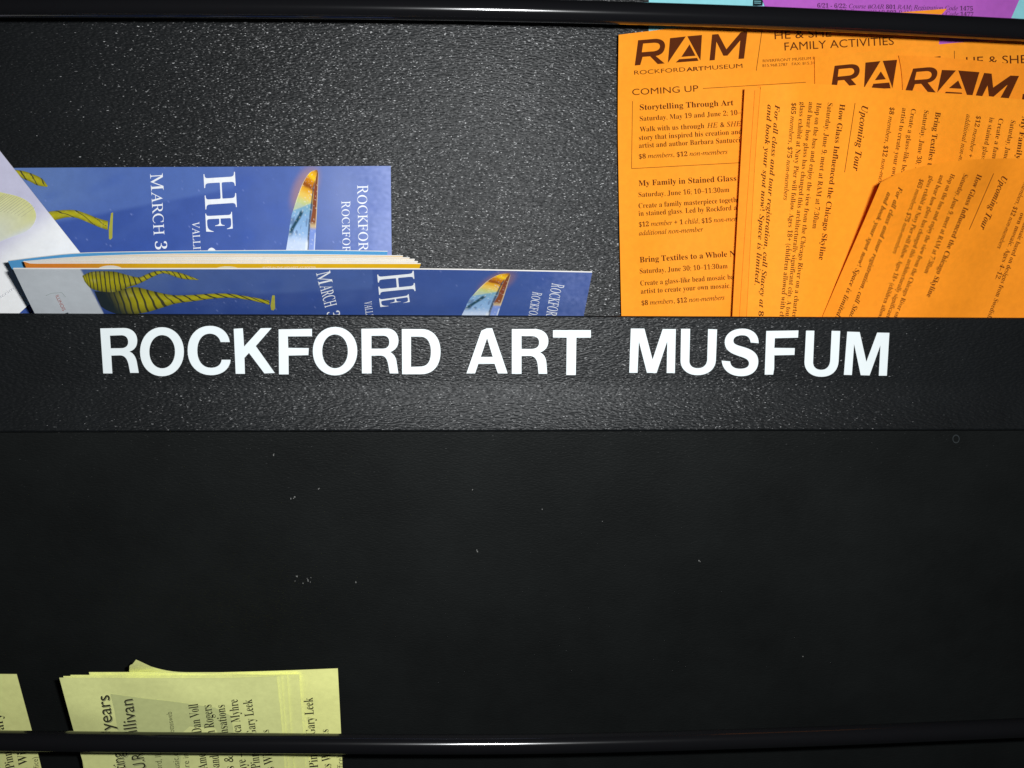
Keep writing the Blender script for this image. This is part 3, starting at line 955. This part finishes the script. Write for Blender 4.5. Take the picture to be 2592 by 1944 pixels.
part('glass_figure_picture', fi, pic_i)
part('glass_figure_picture', fi, pic_i2)
part('glass_blade_picture', fi, lambda mb: blade(mb, Yi, CJ, mp_i))
part('printed_text', fi, lambda mb: (put_text(mb, Yi, (0, 620, 6.144), [('ILLINOIS', 's', 862, 795, 975, 1030, 52)], (0.45, 0.10, 0.08, 1)),
    put_shape(mb, Yi, (0, 620, 6.144), "M1010 1062 L1060 1050 L1075 1090 L1020 1095 Z", (0.05, 0.06, 0.07, 1)),
    put_line(mb, Yi, (0, 620, 6.144), 710, 790, 800, 752, 6, (0.36, 0.42, 0.40, 1)), put_line(mb, Yi, (0, 620, 6.144), 800, 752, 960, 740, 6, (0.36, 0.42, 0.40, 1)),
    put_line(mb, Yi, (0, 620, 6.144), 960, 740, 1020, 810, 6, (0.36, 0.42, 0.40, 1))))

# ================================================================== YELLOW BROCHURES
GY = 'yellow concert sheets behind the lower rod'
YC = (0.91, 0.93, 0.36, 1)
YB = (0.96, 0.97, 0.36, 1)
INKY = (0.035, 0.035, 0.02, 1)
C7, C8, CH = (440, 1650, 4.8087), (0, 1690, 4.8087), (100, 1650, 6.144)


def yl(top, Yt, Yr=0.0088):
    def f(x, y): return Yt + (Yr - Yt) * (y - top) / (1875 - top)
    return f


# rear sheet, sticking out at the right
Yr_ = yl(1692, -0.001, 0.0150)
fr = sheet('concert_sheet', [(420, 1706), (520, 1703), (700, 1698), (855, 1692)], [(420, 2010), (868, 2010)], Yr_, YB, PM, right=[(855, 1692), (863, 1850), (870, 2010)])
tag(fr, 'yellow sheet furthest back, sticking out at the right end of its stack', 'sheet', GY)
part('printed_text', fr, lambda mb: put_text(mb, Yr_, C7, [
    ('Gary Leek', 'r', 1722, 1005, 1690, 555, 112), ('ts', 'r', 1885, 1010, 1880, 942, 95), ('y Pin', 'r', 1765, 1490, 1742, 1250, 112), ('ts W', 'r', 1918, 1430, 1908, 1235, 112),
    ('(office)', 'sl', 1628, 1490, 1612, 1275, 72), ('(office)', 'sl', 2066, 1490, 2056, 1270, 72)], INKY))
# curled sheet behind
Yq = lambda x, y: yl(1700, 0.0005, 0.0142)(x, y) - 0.010 * (1 - ss(330, 470, x)) * (1 - ss(1660, 1720, y))
fq = sheet('concert_sheet', [(344, 1670), (362, 1678), (390, 1690), (450, 1701), (560, 1702), (760, 1705)], [(320, 2010), (790, 2010)], Yq, YC, PM,
           left=[(344, 1670), (331, 1688), (327, 1706), (322, 2010)])
tag(fq, 'yellow sheet whose upper left corner curls up above the rest of the stack', 'sheet', GY)
for i, (xl, y0, xr, y1, Yt, Yb_, lab) in enumerate((
        (225, 1701.5, 757, 1707, -0.0022, 0.0132, 'yellow sheet in the middle of the stack, its plain right margin showing'),
        (178, 1708.5, 726, 1709, -0.0040, 0.0118, 'yellow sheet behind the two front sheets, a sliver of its top edge showing'),
        (160, 1711.5, 712, 1711, -0.0056, 0.0104, 'yellow sheet directly behind the readable front sheet, its edge just visible'))):
    Y = yl(1708, Yt, Yb_)
    o = sheet('concert_sheet', [(xl, y0), (xl + 200, y0 + 0.5), (xr - 120, y1 + 1), (xr, y1)], [(xl + 60, 2010), (xr + 22, 2010)], Y, YC, PM,
              left=[(xl, y0), (xl + 35, 1852), (xl + 62, 2010)], right=[(xr, y1), (xr + 10, 1850), (xr + 22, 2010)])
    tag(o, lab, 'sheet', GY)
    if i == 0:
        part('printed_text', o, lambda mb: put_text(mb, Y, C7, [('(office)', 'sl', 1362, 1490, 1352, 1290, 72), ('picture),', 'sl', 1455, 1500, 1442, 1262, 72), ('s', 'r', 1425, 1000, 1420, 950, 60)], INKY))
# front sheet
Yn = yl(1714, -0.0075, 0.0090)
fn = sheet('concert_sheet', [(150, 1715.5), (300, 1716), (560, 1716), (690, 1713), (700, 1712)], [(232, 2010), (724, 2010)], Yn, (0.86, 0.89, 0.36, 1), PM,
           left=[(150, 1715.5), (187, 1852), (207, 1920), (232, 2010)], right=[(700, 1712), (714, 1850), (724, 2010)])
tag(fn, 'yellow sheet in front of its stack, with large lettering and a grey tinted panel', 'sheet', GY)


def ytext(mb):
    g = (0.66, 0.70, 0.30, 1)
    put_shape(mb, Yn, (0, 0, 1), "M279 1756 L360 1767 L440 1776 L545 1791 L585 1812 L592 1854 L552 1856 L545 1843 L480 1839 L465 1852 L455 1950 L318 1950 L300 1880 L298 1850 L290 1800 Z", g, 0.0001)
    sh = (0.40, 0.41, 0.20, 1)
    for dx, c, l in ((14, sh, 0.00016), (0, INKY, 0.00022)):
        put_text(mb, Yn, CH, [('5 years', 's', 1170 + dx, 1400 + dx, 1082 + dx, 668 + dx, 205), ('Sullivan', 's', 1545 + dx, 1420 + dx, 1448 + dx, 728 + dx, 205)], c, l)
        put_text(mb, Yn, C8, [('rating', 's', 1545 + dx, 1330 + dx, 1495 + dx, 1028 + dx, 150), ('U.R', 's', 1775 + dx, 1225 + dx, 1740 + dx, 1030 + dx, 150)], c, l)
    put_text(mb, Yn, CH, [('Charlottesweb', 'sl', 2125, 1440, 2055, 930, 82)], INKY, 0.0002)
    put_text(mb, Yn, C8, [('Rockford, IL', 'sl', 1990, 1420, 1960, 1035, 78)], INKY, 0.0002)
    put_text(mb, Yn, C7, [
        ('Dan Voll', 'r', 340, 985, 292, 630, 118), ('n Rogers', 'r', 502, 1000, 455, 640, 118), ('ensations', 'r', 668, 1030, 618, 642, 112),
        ('erica Myhre', 'r', 838, 1090, 776, 575, 112), ('Gary Leek', 'r', 1005, 1010, 950, 575, 112), ('ts', 'r', 1165, 1000, 1155, 945, 95),
        ('at Ame', 'r', 425, 1520, 385, 1235, 112), ('s Band', 'r', 570, 1520, 545, 1255, 112), ('s &', 'r', 732, 1430, 720, 1265, 112),
        ('aye –', 'r', 890, 1440, 862, 1225, 112), ('y Pinn', 'r', 1062, 1480, 1030, 1225, 112), ('s Wi', 'r', 1222, 1430, 1190, 1235, 112),
        ('music.c', 'sl', 80, 1480, 50, 1230, 74), ('ture in', 'sl', 200, 1480, 175, 1235, 74)], INKY, 0.0002)


part('printed_text', fn, ytext)
# second pack at the far left
Ym = yl(1708, -0.006, 0.0095)
fm = sheet('concert_sheet', [(-260, 1708), (-100, 1706), (42, 1706.5)], [(-230, 2010), (117, 2010)], Ym, YC, PM,
           right=[(42, 1706.5), (81, 1852), (100, 1925), (119, 2010)])
tag(fm, 'yellow sheet by itself at the left edge, apart from the stack', 'sheet', GY)
part('printed_text', fm, lambda mb: put_text(mb, Ym, C8, [
    ('Gary', 'r', 70, 860, 18, 560, 105), ('y Pinn', 'r', 195, 1290, 135, 1015, 108), ('s Wi', 'r', 345, 1260, 315, 1025, 108), ('(office)', 'sl', 495, 1300, 452, 1085, 68)], INKY))
